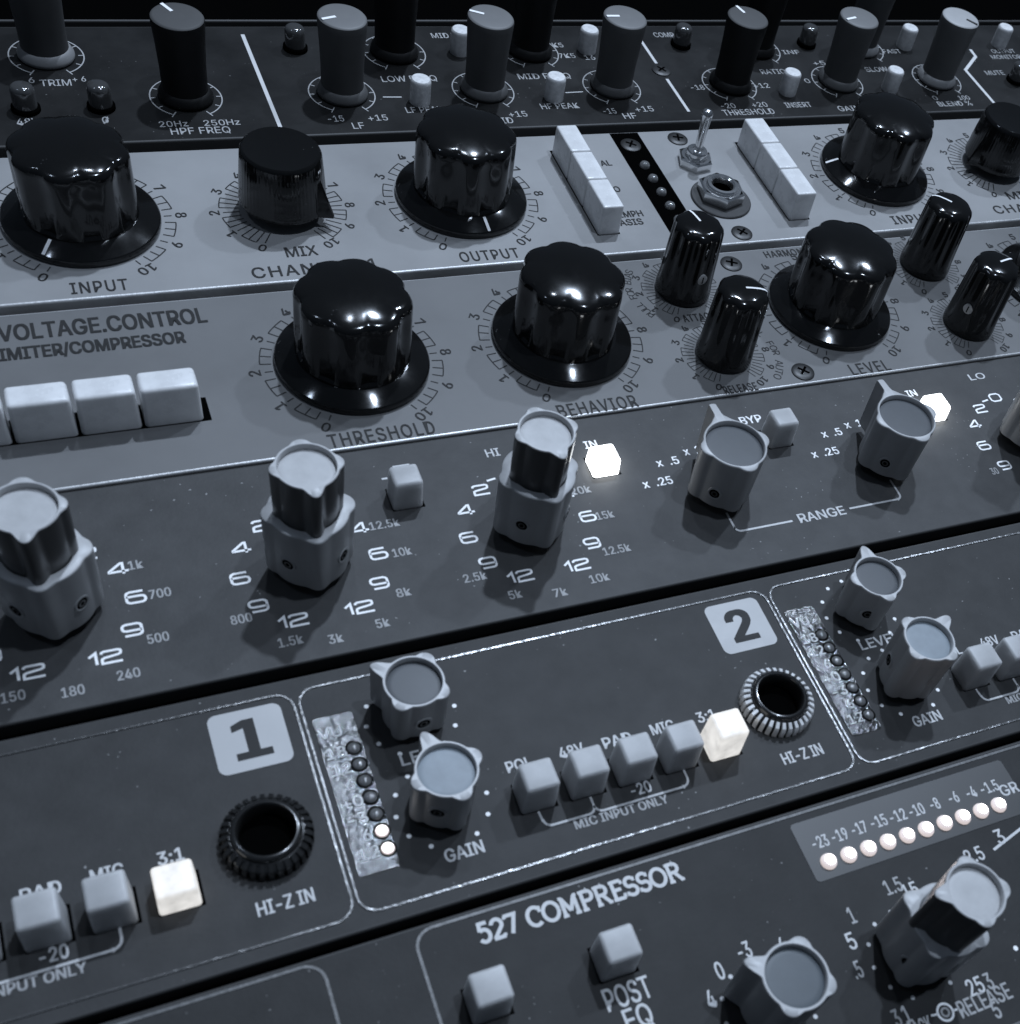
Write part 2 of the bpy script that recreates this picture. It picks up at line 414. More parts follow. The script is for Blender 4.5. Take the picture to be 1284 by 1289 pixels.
# ------------------------------------------------------------------ lettering
FONT_CACHE = {}
FONT = None
try:   # Blender's own bundled interface font
    FONT = bpy.data.fonts.load(os.path.join(bpy.utils.system_resource('DATAFILES'), 'fonts', 'Inter.woff2'))
except Exception:
    FONT = None
def text_polys(s, space=1.0):
    key = (s, space)
    if key not in FONT_CACHE:
        cu = bpy.data.curves.new('letters', 'FONT')
        if FONT: cu.font = FONT
        cu.body = s; cu.offset = 0.0; cu.space_character = space
        cu.resolution_u = 3; cu.fill_mode = 'FRONT'
        ob = bpy.data.objects.new('letters', cu)
        scene.collection.objects.link(ob)
        bpy.context.view_layer.update()
        dg = bpy.context.evaluated_depsgraph_get()
        me = bpy.data.meshes.new_from_object(ob.evaluated_get(dg))
        vs = [tuple(v.co) for v in me.vertices]; fs = [tuple(p.vertices) for p in me.polygons]
        bpy.data.objects.remove(ob); bpy.data.curves.remove(cu); bpy.data.meshes.remove(me)
        FONT_CACHE[key] = (vs, fs)
    return FONT_CACHE[key]
CAP = None
def add_text(bm, s, u, v, w, cap, z, mat=0, bold=0.0, rot=0.0, space=1.0):
    """letters centred on (u, v); w = width in mm (None: natural); cap = capital height in mm"""
    global CAP
    if CAP is None:
        hv, _ = text_polys('H'); CAP = max(p[1] for p in hv) - min(p[1] for p in hv)
    vs, fs = text_polys(s, space)
    if not vs: return
    x0 = min(p[0] for p in vs); x1 = max(p[0] for p in vs)
    sy = cap/CAP; sx = sy if w is None else w/max(1e-6, x1-x0)
    cx = (x0+x1)/2; cy = CAP/2
    c, sn = math.cos(R(rot)), math.sin(R(rot))
    shifts = [(0, 0)] if not bold else [(-bold, -bold*0.6), (bold, -bold*0.6), (-bold, bold*0.6), (bold, bold*0.6)]
    if bold and w is not None: sx = (w - 2*bold)/max(1e-6, x1-x0)
    if bold: sy = (cap - 1.2*bold)/CAP
    for n_, (bx_, by_) in enumerate(shifts):
        co = []
        for p in vs:
            px_ = (p[0]-cx)*sx + bx_; py_ = (p[1]-cy)*sy + by_
            co.append((u + px_*c - py_*sn, v + px_*sn + py_*c))
        for k_, f in enumerate(fs):   # overlapping strokes of a glyph never share a plane
            zz_ = z + 0.012*n_ + 0.0015*(k_ % 7)
            bm.faces.new([bm.verts.new((co[i][0], co[i][1], zz_)) for i in f]).material_index = mat

def arc_text(bm, s, cx, cy, r, a0, step, cap, z, mat=0, bold=0.0):
    for i, ch in enumerate(s):
        if ch == ' ': continue
        a = a0 - step*i
        add_text(bm, ch, cx + r*math.cos(R(a)), cy + r*math.sin(R(a)), None, cap, z, mat, bold, rot=a-90)

# squared, extended numerals drawn as strokes
WIDE = {'0': ([(0.2,0),(0.8,0),(1,.2),(1,.8),(.8,1),(.2,1),(0,.8),(0,.2)], True, 1.0),
        '1': ([(0,.68),(.36,1),(.36,0)], False, .36),
        '2': ([(0,.80),(.03,.93),(.14,1),(.86,1),(.98,.93),(1,.80),(.97,.66),(.84,.58),(.14,.46),(.02,.38),(0,.24),(0,0),(1.02,0)], False, 1.0),
        '4': ([(.76,0),(.76,1),(.66,1),(0,.34),(0,.25),(1.05,.25)], False, 1.05),
        '6': ([(.92,1),(.2,1),(.05,.92),(0,.78),(0,.2),(.06,.07),(.2,0),(.8,0),(.94,.07),(1,.2),(1,.38),(.94,.52),(.8,.58),(0,.58)], False, 1.0),
        '9': ([(.08,0),(.8,0),(.95,.08),(1,.22),(1,.8),(.94,.93),(.8,1),(.2,1),(.06,.93),(0,.8),(0,.62),(.06,.48),(.2,.42),(1,.42)], False, 1.0),
        '-': ([(0,.5),(.55,.5)], False, .55)}
def wide_text(bm, s, u, v, h, z, mat=0, wid=1.27, stroke=0.41, gap=0.75):
    ws = [WIDE[c][2]*h*wid for c in s]
    x = u - (sum(ws) + gap*(len(s)-1))/2
    for k, c in enumerate(s):
        pts, cl, _ = WIDE[c]
        strip(bm, [(x + px*h*wid, v - h/2 + py*h) for px, py in pts], stroke, z + 0.002*k, mat, cl)
        x += ws[k] + gap

# slab-serif capitals drawn as strokes: (strokes, serifs, width)
def _c(cx, cy, rx, ry, a0, a1, n=14): return [(cx + rx*math.cos(R(a0+(a1-a0)*i/n)), cy + ry*math.sin(R(a0+(a1-a0)*i/n))) for i in range(n+1)]
SLAB = {
 '5': ([[(.62,1),(.16,1),(.12,.58)], [(.12,.58)] + _c(.33,.33,.31,.33,120,-150)], [], .70),
 '2': ([_c(.34,.70,.30,.30,170,-20) + [(.05,.0)], [(.0,0),(.68,0)]], [(.66,.0,.66,.16)], .72),
 '7': ([[(.02,1),(.66,1),(.28,0)]], [(.04,1,.04,.84)], .68),
 'C': ([_c(.46,.5,.44,.5,48,312)], [(.80,.66,.80,1.0)], .86),
 'O': ([_c(.48,.5,.46,.5,0,360,24)], [], .98),
 'M': ([[(.16,0),(.16,1)], [(.16,1),(.56,.22)], [(.56,.22),(.96,1)], [(.96,1),(.96,0)]], [(0,0,.34,0),(.78,0,1.12,0),(0,1,.2,1),(.92,1,1.12,1)], 1.14),
 'P': ([[(.16,0),(.16,1)], [(.16,1),(.5,1)] + _c(.5,.74,.27,.26,90,-90) + [(.16,.48)]], [(0,0,.36,0),(0,1,.2,1)], .82),
 'R': ([[(.16,0),(.16,1)], [(.16,1),(.5,1)] + _c(.5,.75,.26,.25,90,-90) + [(.16,.5)], [(.46,.5),(.82,0)]], [(0,0,.34,0),(0,1,.2,1),(.70,0,.96,0)], .94),
 'E': ([[(.16,0),(.16,1)], [(.16,1),(.74,1)], [(.16,.52),(.56,.52)], [(.16,0),(.76,0)]], [(0,0,.2,0),(0,1,.2,1),(.74,1,.74,.78),(.76,0,.76,.24),(.56,.42,.56,.62)], .82),
 'S': ([_c(.36,.74,.29,.26,50,250,12) + _c(.38,.26,.31,.26,80,-140,12)], [(.62,.76,.62,1.0),(.08,0,.08,.24)], .74)}
def slab_text(bm, s, u0, u1, v, h, z, mat=0, stroke=0.56):
    tot = sum(.55 if c == ' ' else SLAB[c][2] + .10 for c in s)
    k = (u1-u0)/tot; x = u0; zz = z
    for c in s:
        if c == ' ': x += .55*k; continue
        st, se, w = SLAB[c]
        for pl in st:
            zz += 0.0005; strip(bm, [(x + a*k, v - h/2 + b*h) for a, b in pl], stroke, zz, mat)
        for (a, b, c2, d) in se:
            zz += 0.0005
            y0, y1 = v - h/2 + b*h, v - h/2 + d*h
            strip(bm, [(x + a*k, y0), (x + c2*k, y1)], stroke*0.85, zz, mat)
        x += (w + .10)*k

# ------------------------------------------------------------------ object helpers
def thing(name, loc, label, cat, group=None):
    o = bpy.data.objects.new(name, None)
    scene.collection.objects.link(o)
    o.location = Vector(loc)*MM; o.empty_display_size = 0.02
    o['label'] = label; o['category'] = cat
    if group: o['group'] = group
    return o
def base_of(par):
    b = Vector((0, 0, 0))
    while par is not None:
        b += par.location; par = par.parent
    return b
def part(name, me, mats, parent, loc=(0,0,0), rot=0.0, label=None, local=False):
    """a mesh part; loc is in millimetres on the rack plane, or relative to the parent when local"""
    o = bpy.data.objects.new(name, me)
    scene.collection.objects.link(o)
    mats = mats if isinstance(mats, (list, tuple)) else [mats]
    o.parent = parent
    p = Vector(loc)*MM
    o.location = p if local else p - base_of(parent)
    o.rotation_euler = (0, 0, R(rot))
    if len(me.materials) == 0:
        for m in mats: me.materials.append(M[m])
    else:
        for i, m in enumerate(mats):
            if me.materials[i] != M[m]:
                o.material_slots[i].link = 'OBJECT'; o.material_slots[i].material = M[m]
    if label: o['label'] = label
    return o
def structure(name, me, mat):
    o = bpy.data.objects.new(name, me); scene.collection.objects.link(o)
    me.materials.append(M[mat]); o['kind'] = 'structure'
    return o

# ------------------------------------------------------------------ shared meshes
MESH = {}
def mesh(key, fn):
    if key not in MESH:
        bm = bmesh.new(); ang = fn(bm)
        MESH[key] = finish(bm, key.split('|')[0], angle=ang if isinstance(ang, (int, float)) else 32.0)
    return MESH[key]

# fluted black knob with a wide skirt
def davies_body(bm):
    prof = [(10.4,2.6),(10.45,3.6),(10.42,8),(10.38,12),(10.375,12.8),(10.37,13.4),(10.365,14.0),(10.36,14.6),(10.28,15.2),(10.05,15.7),(9.65,16.05),(9.1,16.28),(8.0,16.58),(6.0,17.00),(4.0,17.28),(2.0,17.42),(0.3,17.46)]
    def rf(a, r, z):   # nine scooped flutes whose tops end in arches below the dome
        t = max(0.0, min(1.0, (z-2.6)/1.0))
        th = 0.20 + 0.80*max(0.0, min(1.0, (z-12.6)/3.9))**1.6
        x = 0.5 - 0.5*math.cos(8*a)
        edge = 1.0 if z < 16.1 else max(0.0, 1 - (z-16.1)/1.0)
        scoop = (max(0.0, (x-th)/max(1e-3, 1-th))**0.85 * (1-0.8*(th-0.2))) if th < 0.999 else 0.0
        return 1 - t*(0.048*x*edge + 0.045*scoop)
    lathe(bm, prof, 224, rf)
    return 30
def davies_skirt(bm):
    lathe(bm, [(13.6,0.0),(13.95,0.2),(14.06,0.6),(14.06,1.05),(13.98,1.32),(13.78,1.52),(13.0,1.90),(12.0,2.37),(11.0,2.82),(10.55,3.0),(10.2,3.02)], 120)
    return 17
def skirt_line(bm):
    pts = [(10.75,2.94),(11.0,2.84),(12.0,2.39),(13.0,1.92),(13.72,1.58)]
    pr = None
    for r, z in pts:
        a = [bm.verts.new((r, s*0.32, z+0.07)) for s in (-1, 1)]
        if pr: bm.faces.new((pr[0], a[0], a[1], pr[1]))
        pr = a
def davies(u, v, unit, ptr=None, label=None):
    k = part('fluted_knob', mesh('fluted_knob', davies_body), 'bakelite', unit, (u, v, 0), rot=(u*7) % 40, label=label)
    part('skirt', mesh('skirt', davies_skirt), 'bakelite', k, (0,0,0), local=True)
    if ptr is not None:
        part('pointer_line', mesh('skirt_pointer', skirt_line), 'white', k, (0,0,0.0), rot=ptr - (u*7) % 40, local=True)
    return k

# small fluted knob without skirt
def small_body(bm):
    prof = [(6.0,0.4),(6.05,1.2),(5.95,2.0),(5.85,3.2),(5.75,6),(5.6,10),(5.45,14),(5.35,15.6),(5.1,16.3),(4.5,16.8),(3.3,17.1),(1.6,17.25),(0.3,17.3)]
    def rf(a, r, z):
        t = max(0.0, min(1.0, (z-2.2)/2.0)); top = 1.0 if z < 15.8 else max(0.0, 1-(z-15.8)/1.2)
        return 1 - 0.085*t*top*((0.5-0.5*math.cos(9*a))**1.5)
    lathe(bm, prof, 126, rf); return 40
def small_line(bm):
    pr = None
    for r, z in [(0.2,17.36),(1.6,17.32),(3.3,17.18),(4.4,16.90),(4.95,16.5)]:
        a = [bm.verts.new((r, s*0.22, z)) for s in (-1, 1)]
        if pr: bm.faces.new((pr[0], a[0], a[1], pr[1]))
        pr = a
def side_screw(bm):   # axis along +X, sits in the knob's side
    rings = []
    for r, x in [(1.15,-0.5),(1.15,0.0),(0.85,0.12),(0.0,0.12)]:
        rings.append([bm.verts.new((x, r*math.cos(2*math.pi*i/20), r*math.sin(2*math.pi*i/20))) for i in range(20)])
    for A, B in zip(rings, rings[1:]):
        for i in range(20): bm.faces.new((A[i], A[(i+1)%20], B[(i+1)%20], B[i]))
    b2 = [bm.verts.new(p) for p in ((0.16,-0.14,-0.8),(0.16,0.14,-0.8),(0.16,0.14,0.8),(0.16,-0.14,0.8))]
    f = bm.faces.new(b2); f.material_index = 1
def small_knob(u, v, unit, ptr=None, screw=None, label=None):
    rot0 = (u*11 + v*5) % 40
    k = part('fluted_knob', mesh('slim_fluted_knob', small_body), 'bakelite', unit, (u, v, 0), rot=rot0, label=label)
    if ptr is not None:
        part('pointer_line', mesh('slim_pointer', small_line), 'white', k, rot=ptr-rot0, local=True)
    if screw is not None:
        a = R(screw-rot0); r = 5.62
        part('set_screw', mesh('side_screw', side_screw), ['cap_pale', 'void'], k, (r*math.cos(a), r*math.sin(a), 7.0), rot=screw-rot0, local=True)
    return k

# tapered knob with a wedge pointer
def wedge_body(bm):
    prof = [(8.5,2.4),(8.55,3.1),(8.35,3.6),(8.3,6),(8.0,10),(7.75,13.0),(7.5,13.55),(7.15,13.8),(6.6,13.75),(4,13.6),(0.3,13.55)]
    lathe(bm, prof, 180, lambda a, r, z: 1 + (0.006*math.cos(60*a) if 3.5 < z < 13.2 else 0)); return 40
def wedge_fin(bm):
    vs = [(7.2,-2.2,2.4),(7.2,2.2,2.4),(11.0,0.25,2.4),(11.0,-0.25,2.4),(7.2,-0.5,11.5),(7.2,0.5,11.5),(11.0,0.2,3.0),(11.0,-0.2,3.0)]
    v = [bm.verts.new(p) for p in vs]
    for f in ((0,1,2,3),(4,7,6,5),(0,3,7,4),(1,5,6,2),(3,2,6,7),(0,4,5,1)): bm.faces.new([v[i] for i in f])
def shaft(bm): lathe(bm, [(3.2,0),(3.2,2.6)], 32)
def wedge_knob(u, v, unit, ptr):
    k = part('pointer_knob', mesh('pointer_knob', wedge_body), 'bakelite', unit, (u, v, 0), label='ribbed black knob with wedge pointer')
    part('pointer', mesh('wedge_pointer', wedge_fin), 'bakelite', k, rot=ptr, local=True)
    part('shaft', mesh('shaft', shaft), 'steel_dark', k, local=True)

# tall rubbery channel-strip knob
def tall_body(bm):
    lathe(bm, [(4.75,1.5),(4.65,3.5),(4.7,7),(4.95,12),(5.25,16),(5.32,17.1),(5.2,17.6)], 64, cap_top=False); return 50
def tall_flare(bm): lathe(bm, [(5.5,0.2),(5.65,0.5),(5.6,1.0),(5.2,1.8),(4.72,2.4),(4.4,2.5)], 64); return 60
def tall_top(bm): lathe(bm, [(5.2,17.6),(5.0,17.82),(4.6,17.92),(2,17.98),(0.2,18.0)], 64, cap_bot=False); return 60
def tall_line(bm): box(bm, 1.6, 4.9, -0.36, 0.36, 17.85, 18.08)
def tall_knob(u, v, unit, body, top, flare, ptr=None, lmat='white', label=None):
    k = part('tall_knob', mesh('tall_knob', tall_body), body, unit, (u, v, 0), label=label)
    part('knob_top', mesh('knob_top', tall_top), top, k, local=True)
    part('flared_base', mesh('flared_base', tall_flare), flare, k, local=True)
    if ptr is not None: part('pointer_line', mesh('tall_pointer', tall_line), lmat, k, rot=ptr, local=True)

# lobed grey knob: ring rim round a sunken cap
def lobed(bm, Rr, Rin, lob, plen, z0, z1, pw=0.23, fin=False, n=192):
    def rad(a, s=1.0):
        r = Rr
        for i in range(4):
            d = (a - i*math.pi/2 + math.pi) % (2*math.pi) - math.pi
            if i == 0:
                if fin:
                    # long narrow pointer: half-width w along the axis
                    if abs(d) < 0.7:
                        hw = 0.75
                        if abs(math.tan(d)) < 1e-6 or hw/abs(math.sin(d)) > plen: rp = plen - 0.8*(d/0.07)**2*0.2
                        else: rp = hw/abs(math.sin(d)) + 0.0
                        rp = min(plen, rp)
                        bl = Rr + 1.5*math.exp(-(d/0.27)**2)
                        r = max(r, rp, bl) if rp > Rr else max(r, bl)
                else:
                    r = max(r, Rr + (plen-Rr)*(0.5+0.5*math.cos(math.pi*min(1, abs(d)/(pw*1.75))))**1.15)
            else:
                rl = 0.33*Rr; cc = lob - rl; q_ = rl*rl - (cc*math.sin(d))**2
                if q_ > 0 and abs(d) < 0.8:
                    rr_ = cc*math.cos(d) + math.sqrt(q_); kk = 0.24
                    r = max(r, kk*math.log(math.exp(Rr/kk) + math.exp(rr_/kk)) - kk*math.log(1+math.exp((Rr-lob)/kk)))
        return r
    lv = [(0.955, z0, 0), (0.96, z0+0.3, 0), (1.0, z1-0.45, 0), (0.995, z1-0.15, 0), (0.97, z1, 0)]
    rings = []
    for s, z, _ in lv:
        rings.append([bm.verts.new((rad(2*math.pi*i/n)*s*math.cos(2*math.pi*i/n), rad(2*math.pi*i/n)*s*math.sin(2*math.pi*i/n), z)) for i in range(n)])
    rings.append([bm.verts.new(((Rin+0.12)*math.cos(2*math.pi*i/n), (Rin+0.12)*math.sin(2*math.pi*i/n), z1)) for i in range(n)])
    rings.append([bm.verts.new((Rin*math.cos(2*math.pi*i/n), Rin*math.sin(2*math.pi*i/n), z1-0.15)) for i in range(n)])
    rings.append([bm.verts.new((Rin*math.cos(2*math.pi*i/n), Rin*math.sin(2*math.pi*i/n), z1-1.45)) for i in range(n)])
    for k, (A, B) in enumerate(zip(rings, rings[1:])):
        for i in range(n):
            f = bm.faces.new((A[i], A[(i+1)%n], B[(i+1)%n], B[i]))
            if k >= 3: f.material_index = 1
    bm.faces.new(list(reversed(rings[0]))); bm.faces.new(rings[-1])
    return 50
def hex_socket(bm):   # axis +X: a grub screw in its hole in the knob's side
    n = 18
    def rg(r, x): return [bm.verts.new((x, r*math.cos(2*math.pi*i/n), r*math.sin(2*math.pi*i/n))) for i in range(n)]
    rs = [rg(1.42, -0.35), rg(1.38, 0.10), rg(1.2, 0.17), rg(1.0, 0.09)]
    for A, B in zip(rs, rs[1:]):
        for i in range(n): bm.faces.new((A[i], A[(i+1)%n], B[(i+1)%n], B[i]))
    f = bm.faces.new(rs[-1]); f.material_index = 1
    hx = rg(0.62, 0.13); f = bm.faces.new(hx); f.material_index = 2
    b = [bm.verts.new((0.16, 0.40*math.cos(math.pi*i/3), 0.40*math.sin(math.pi*i/3))) for i in range(6)]
    f = bm.faces.new(b); f.material_index = 1
def cap_disc(bm, r, z, d): lathe(bm, [(r-0.04, z-d-0.4), (r-0.04, z-d-0.12), (r-0.25, z-d-0.04), (r-1, z-d), (0.2, z-d+0.02)], 64)
def lobed_knob(name, u, v, unit, kind, ptr, z0, z1, rim, body, cap, screws=(), label=None, screw_z=6.5, with_shaft=True):
    Rr, Rin, lob, pl, fin, pw = {'big': (6.2,4.6,7.15,7.15,False,.24), 'big_fin': (5.95,5.5,6.9,10.3,True,.2), 'big_in': (4.75,4.25,5.5,6.4,False,.24),
                        'mid': (4.55,4.08,5.5,6.9,False,.22), 'mid_f': (4.85,4.32,5.7,7.3,False,.22), 'mid_in': (4.4,3.92,5.2,6.2,False,.24), 'mid_big': (5.5,4.2,6.5,6.9,False,.26)}[kind]
    key = '%s|%s|%.2f|%.2f' % (name, kind, z0, z1)
    k = part(name, mesh(key, lambda bm: lobed(bm, Rr, Rin, lob, pl, z0, z1, pw, fin)), [body, rim], unit, (u, v, 0), rot=ptr, label=label)
    part('cap', mesh('cap|%.2f|%.2f' % (Rin, z1), lambda bm: cap_disc(bm, Rin, z1, 1.0 if kind.endswith('_in') else 0.95)), cap, k, local=True)
    for s in screws:
        a = R(s-ptr); rr = Rr*0.975
        part('set_screw', mesh('grub_screw', hex_socket), ['knob_grey', 'void', 'knob_dark'], k, (rr*math.cos(a), rr*math.sin(a), screw_z), rot=s-ptr, local=True)
    if with_shaft: part('shaft', mesh('shaft_tall|%.1f' % z0, lambda bm: lathe(bm, [(3.3, 0), (3.3, z0+0.2)], 32)), 'void', k, local=True)
    return k

def push_button(name, x0, x1, y0, y1, h, unit, mat, taper=0.25, bev=0.55, z0=0.0, label=None, dx=0.0):
    w, d = x1-x0, y1-y0
    me = mesh('%s|%.2f|%.2f|%.2f|%.2f' % (name, w, d, h, bev), lambda bm: (box(bm, -w/2, w/2, -d/2, d/2, z0-1.5, h, taper, bev, 4), 50)[1])
    return part(name, me, mat, unit, ((x0+x1)/2, (y0+y1)/2, 0), label=label)

def sheet(bm, x0, x1, y0, y1, z, mat=0):
    f = bm.faces.new([bm.verts.new(p) for p in ((x0,y0,z),(x1,y0,z),(x1,y1,z),(x0,y1,z))]); f.material_index = mat

def phillips(bm):
    lathe(bm, [(2.55,0.02),(2.5,0.22),(2.1,0.42),(1.2,0.5),(0.2,0.52)], 40, cap_bot=False)
    for a in (25, 115):
        c, s = math.cos(R(a)), math.sin(R(a))
        pts = [(-1.35,-.26),(1.35,-.26),(1.35,.26),(-1.35,.26)]
        f = bm.faces.new([bm.verts.new((x*c-y*s, x*s+y*c, 0.56+0.005*(a>50))) for x, y in pts]); f.material_index = 1
def screw(u, v, unit, rot=0):
    part('screw', mesh('screw', phillips), ['screw', 'void'], unit, (u, v, 0), rot=rot, label=None)

def knob_scale(bm, cx, cy, r0, r1, rd, size, z, w=0.24, nums=range(11), wide=False):
    for k in range(11):
        a = 240 - 30*k
        strip(bm, [(cx+r0*math.cos(R(a)), cy+r0*math.sin(R(a))), (cx+(r1-0.55)*math.cos(R(a)), cy+(r1-0.55)*math.sin(R(a)))], w, z)
        if k < 10:
            strip(bm, arc(cx, cy, r1, a-7.5, a-22.5, 6), w, z+0.004)
            for j in (7.5, 15, 22.5):
                b = a-j
                strip(bm, [(cx+r0*math.cos(R(b)), cy+r0*math.sin(R(b))), (cx+r1*math.cos(R(b)), cy+r1*math.sin(R(b)))], w, z+0.002)
        if k in nums: add_text(bm, str(k), cx+rd*math.cos(R(a)), cy+rd*math.sin(R(a)), None, size, z+0.01, 0, 0.05, rot=a-90)

# ------------------------------------------------------------------ rack units: faceplate + chassis
X0, X1 = -75.0, 407.6
def rack_unit(name, y0, y1, mat, label, edge, ztop=0.0, th=3.0, bev=0.45, group='rack units stacked in the rack'):
    u = thing(name, ((X0+X1)/2, (y0+y1)/2, -60), label, 'rack unit', group)
    bm = bmesh.new()
    vs = box(bm, X0, X1, y0, y1, ztop-th, ztop, 0, bev, 6)
    bm.normal_update()
    bmesh.ops.recalc_face_normals(bm, faces=bm.faces)
    for f in bm.faces:
        f.material_index = 1 if f.normal.z < 0.9995 else 0
    fp = part('faceplate', finish(bm, 'faceplate', smooth=False), [mat, edge], u)
    bm = bmesh.new(); box(bm, X0+22, X1-22, y0+2.2, y1-2.2, -60, ztop-th)
    part('chassis', finish(bm, 'chassis'), 'chassis', u)
    return u

def printed(name, unit, mats, fn):
    bm = bmesh.new(); fn(bm)
    return part(name, finish(bm, name, smooth=False), mats, unit)
def dots(bm, pts, r, mat=0):
    for (x, y) in pts:
        bm.faces.new([bm.verts.new((x+r*math.cos(2*math.pi*i/14), y+r*math.sin(2*math.pi*i/14), 0.05)) for i in range(14)]).material_index = mat

# ------------------------------------------------------------------ ground and rack units
bm = bmesh.new(); sheet(bm, -1500, 1900, -1500, 1500, -60.5)
structure('ground', finish(bm, 'ground', smooth=False), 'ground')

rack_unit('rack_blank_panel', 49.4, 92.0, 'blank', 'plain matte black blanking panel at the very top, behind the tall cylindrical knobs', 'dark_edge', ztop=-1.0)
UA = rack_unit('channel_strip_unit', 2.3, 45.4, 'strip_a', 'topmost dark unit with tall cylindrical knobs and small silver cap buttons', 'dark_edge')
UB = rack_unit('preamp_unit', -44.4, -1.0, 'plate_b', 'pale metal unit with a chrome toggle switch and two columns of ivory buttons', 'edge')
UC = rack_unit('limiter_unit', -89.6, -46.7, 'plate_c', 'grey metal limiter unit lettered VOLTAGE.CONTROL with a row of ivory buttons', 'edge')
UD = rack_unit('equaliser_unit', -131.9, -90.1, 'plate_d', 'charcoal equaliser unit with stacked grey lobed knobs and RANGE lettering', 'dark_edge')
UE = rack_unit('microphone_preamp_unit', -176.7, -134.1, 'plate_e', 'charcoal preamp unit with number badges 1 and 2 and round HI-Z IN sockets', 'dark_edge')
UF = rack_unit('compressor_unit', -221.5, -178.1, 'plate_f', 'charcoal unit lettered 527 COMPRESSOR with a row of glowing round lights', 'dark_edge')

PRINT = ['white', 'white2', 'dimw']
INK = ['ink']
ZT = 0.05
UNIT_OF = {'A': UA, 'B': UB, 'C': UC, 'D': UD, 'E': UE, 'F': UF, 'G': UF}
for (un, s, u, v, w, cap, tone, font) in TEXTS:
    bold = {'r': 0.05 if un == 'D' else 0.02, 'l': 0.052, 'b': 0.06, 'cb': 0.13, 'm': 0.05}[font]
    if un in 'BC': tone = 0
    if un == 'A': tone = 2 if u > 205 and v > 18 else 1
    z = ZT + (0.05 if un == 'G' else 0)
    printed('caption', UNIT_OF[un], INK if un in 'BC' else (['print_a', 'print_a', 'dimw'] if un == 'A' else PRINT),
            lambda bm: add_text(bm, s, u, v, w, cap, z, tone, bold, 0.0, 1.12 if (font == 'l' and len(s) > 4) else 1.0))

# ---- topmost dark channel strip
ROW, UP = 17.6, 33.9
tall_knob(39.3, UP, UA, 'soft_grey', 'soft_top', 'flare_light', 120, label='grey tall knob with pale base ring')
tall_knob(64.5, ROW, UA, 'soft_black', 'soft_grey', 'soft_black', 117)
tall_knob(98.1, ROW, UA, 'soft_grey', 'soft_top', 'soft_pale', 197)
tall_knob(131.7, ROW, UA, 'soft_grey', 'soft_top', 'soft_pale', 153)
tall_knob(165.2, ROW, UA, 'soft_grey', 'soft_top', 'soft_grey', 180)
tall_knob(198.8, ROW, UA, 'soft_black', 'soft_grey', 'soft_black', 104)
tall_knob(232.2, ROW, UA, 'soft_grey', 'soft_top', 'soft_pale', 195)
tall_knob(265.2, ROW, UA, 'soft_pale', 'top_light', 'flare_light', -52, 'ink', label='pale grey tall knob with light top')
tall_knob(114.7, UP, UA, 'soft_black', 'soft_black', 'soft_black', 60)
tall_knob(149.0, UP, UA, 'soft_black', 'soft_black', 'soft_black', 80)
tall_knob(214.0, UP, UA, 'soft_black', 'soft_black', 'soft_black', 100)
tall_knob(248.2, UP, UA, 'soft_grey', 'soft_top', 'flare_light', 130)
def cap_mesh(bm): lathe(bm, [(2.35,-0.5),(2.35,4.9),(2.28,5.45),(2.0,5.75),(0.2,5.8)], 40); return 40
for u, v in ((114.9,13.6),(148,13.6),(214,13.4),(246.9,13.5),(130.8,33.8),(164.5,33.9),(264,34.2),(298.9,34.4)):
    part('cap_button', mesh('cap_button', cap_mesh), 'silver', UA, (u, v, 0))
def lens_mesh(bm): lathe(bm, [(2.3,0.9),(2.3,4.2),(2.05,5.0),(1.5,5.35),(0.2,5.5)], 40); return 50
def collar_mesh(bm): lathe(bm, [(2.75,0.0),(2.75,0.7),(2.5,0.95),(0.2,0.95)], 40)
for u, v in ((33,14.7),(47.2,14.7),(92,35.9),(192.4,36),(231.5,35.7),(292.9,15.9)):
    k = part('lamp_button', mesh('lamp_lens', lens_mesh), 'smoke', UA, (u, v, 0), label='dark smoked glass lamp button')
    part('collar', mesh('lamp_collar', collar_mesh), 'void', k, local=True)
def ladder(bm, u, v, a0=240, a1=-60):
    strip(bm, arc(u, v, 7.3, a0, a1, 48), 0.26, ZT)
    for k in range(11):
        a = a0 + (a1-a0)*k/10.0
        r0, r1 = (6.2, 7.3) if k not in (0, 10) else (6.2, 8.2)
        strip(bm, [(u+r0*math.cos(R(a)), v+r0*math.sin(R(a))), (u+r1*math.cos(R(a)), v+r1*math.sin(R(a)))], 0.24, ZT+0.003)
for (u, v) in [(39.3,UP)] + [(64.5+33.52*k, ROW) for k in range(7)] + [(114.7,UP),(149,UP),(214,UP),(248.2,UP)]:
    printed('knob_scale', UA, 'print_a', lambda bm: ladder(bm, u, v))
for pts, w in (([(81.4,41.8),(81.6,3.2)], 0.85), ([(181.7,41.0),(181.7,27.6)], 0.8), ([(181.7,20.6),(181.7,6.3)], 0.8),
               ([(287.0,32.3),(286.6,28.6),(278.6,21.9),(278.4,5.0)], 0.95), ([(106.9,15.8),(111.2,15.6)], 0.32), ([(151.9,15.7),(156.6,15.9)], 0.32)):
    printed('printed_line', UA, 'white2', lambda bm: strip(bm, pts, w, ZT))
screw(181.7, 24.3, UA, 10)

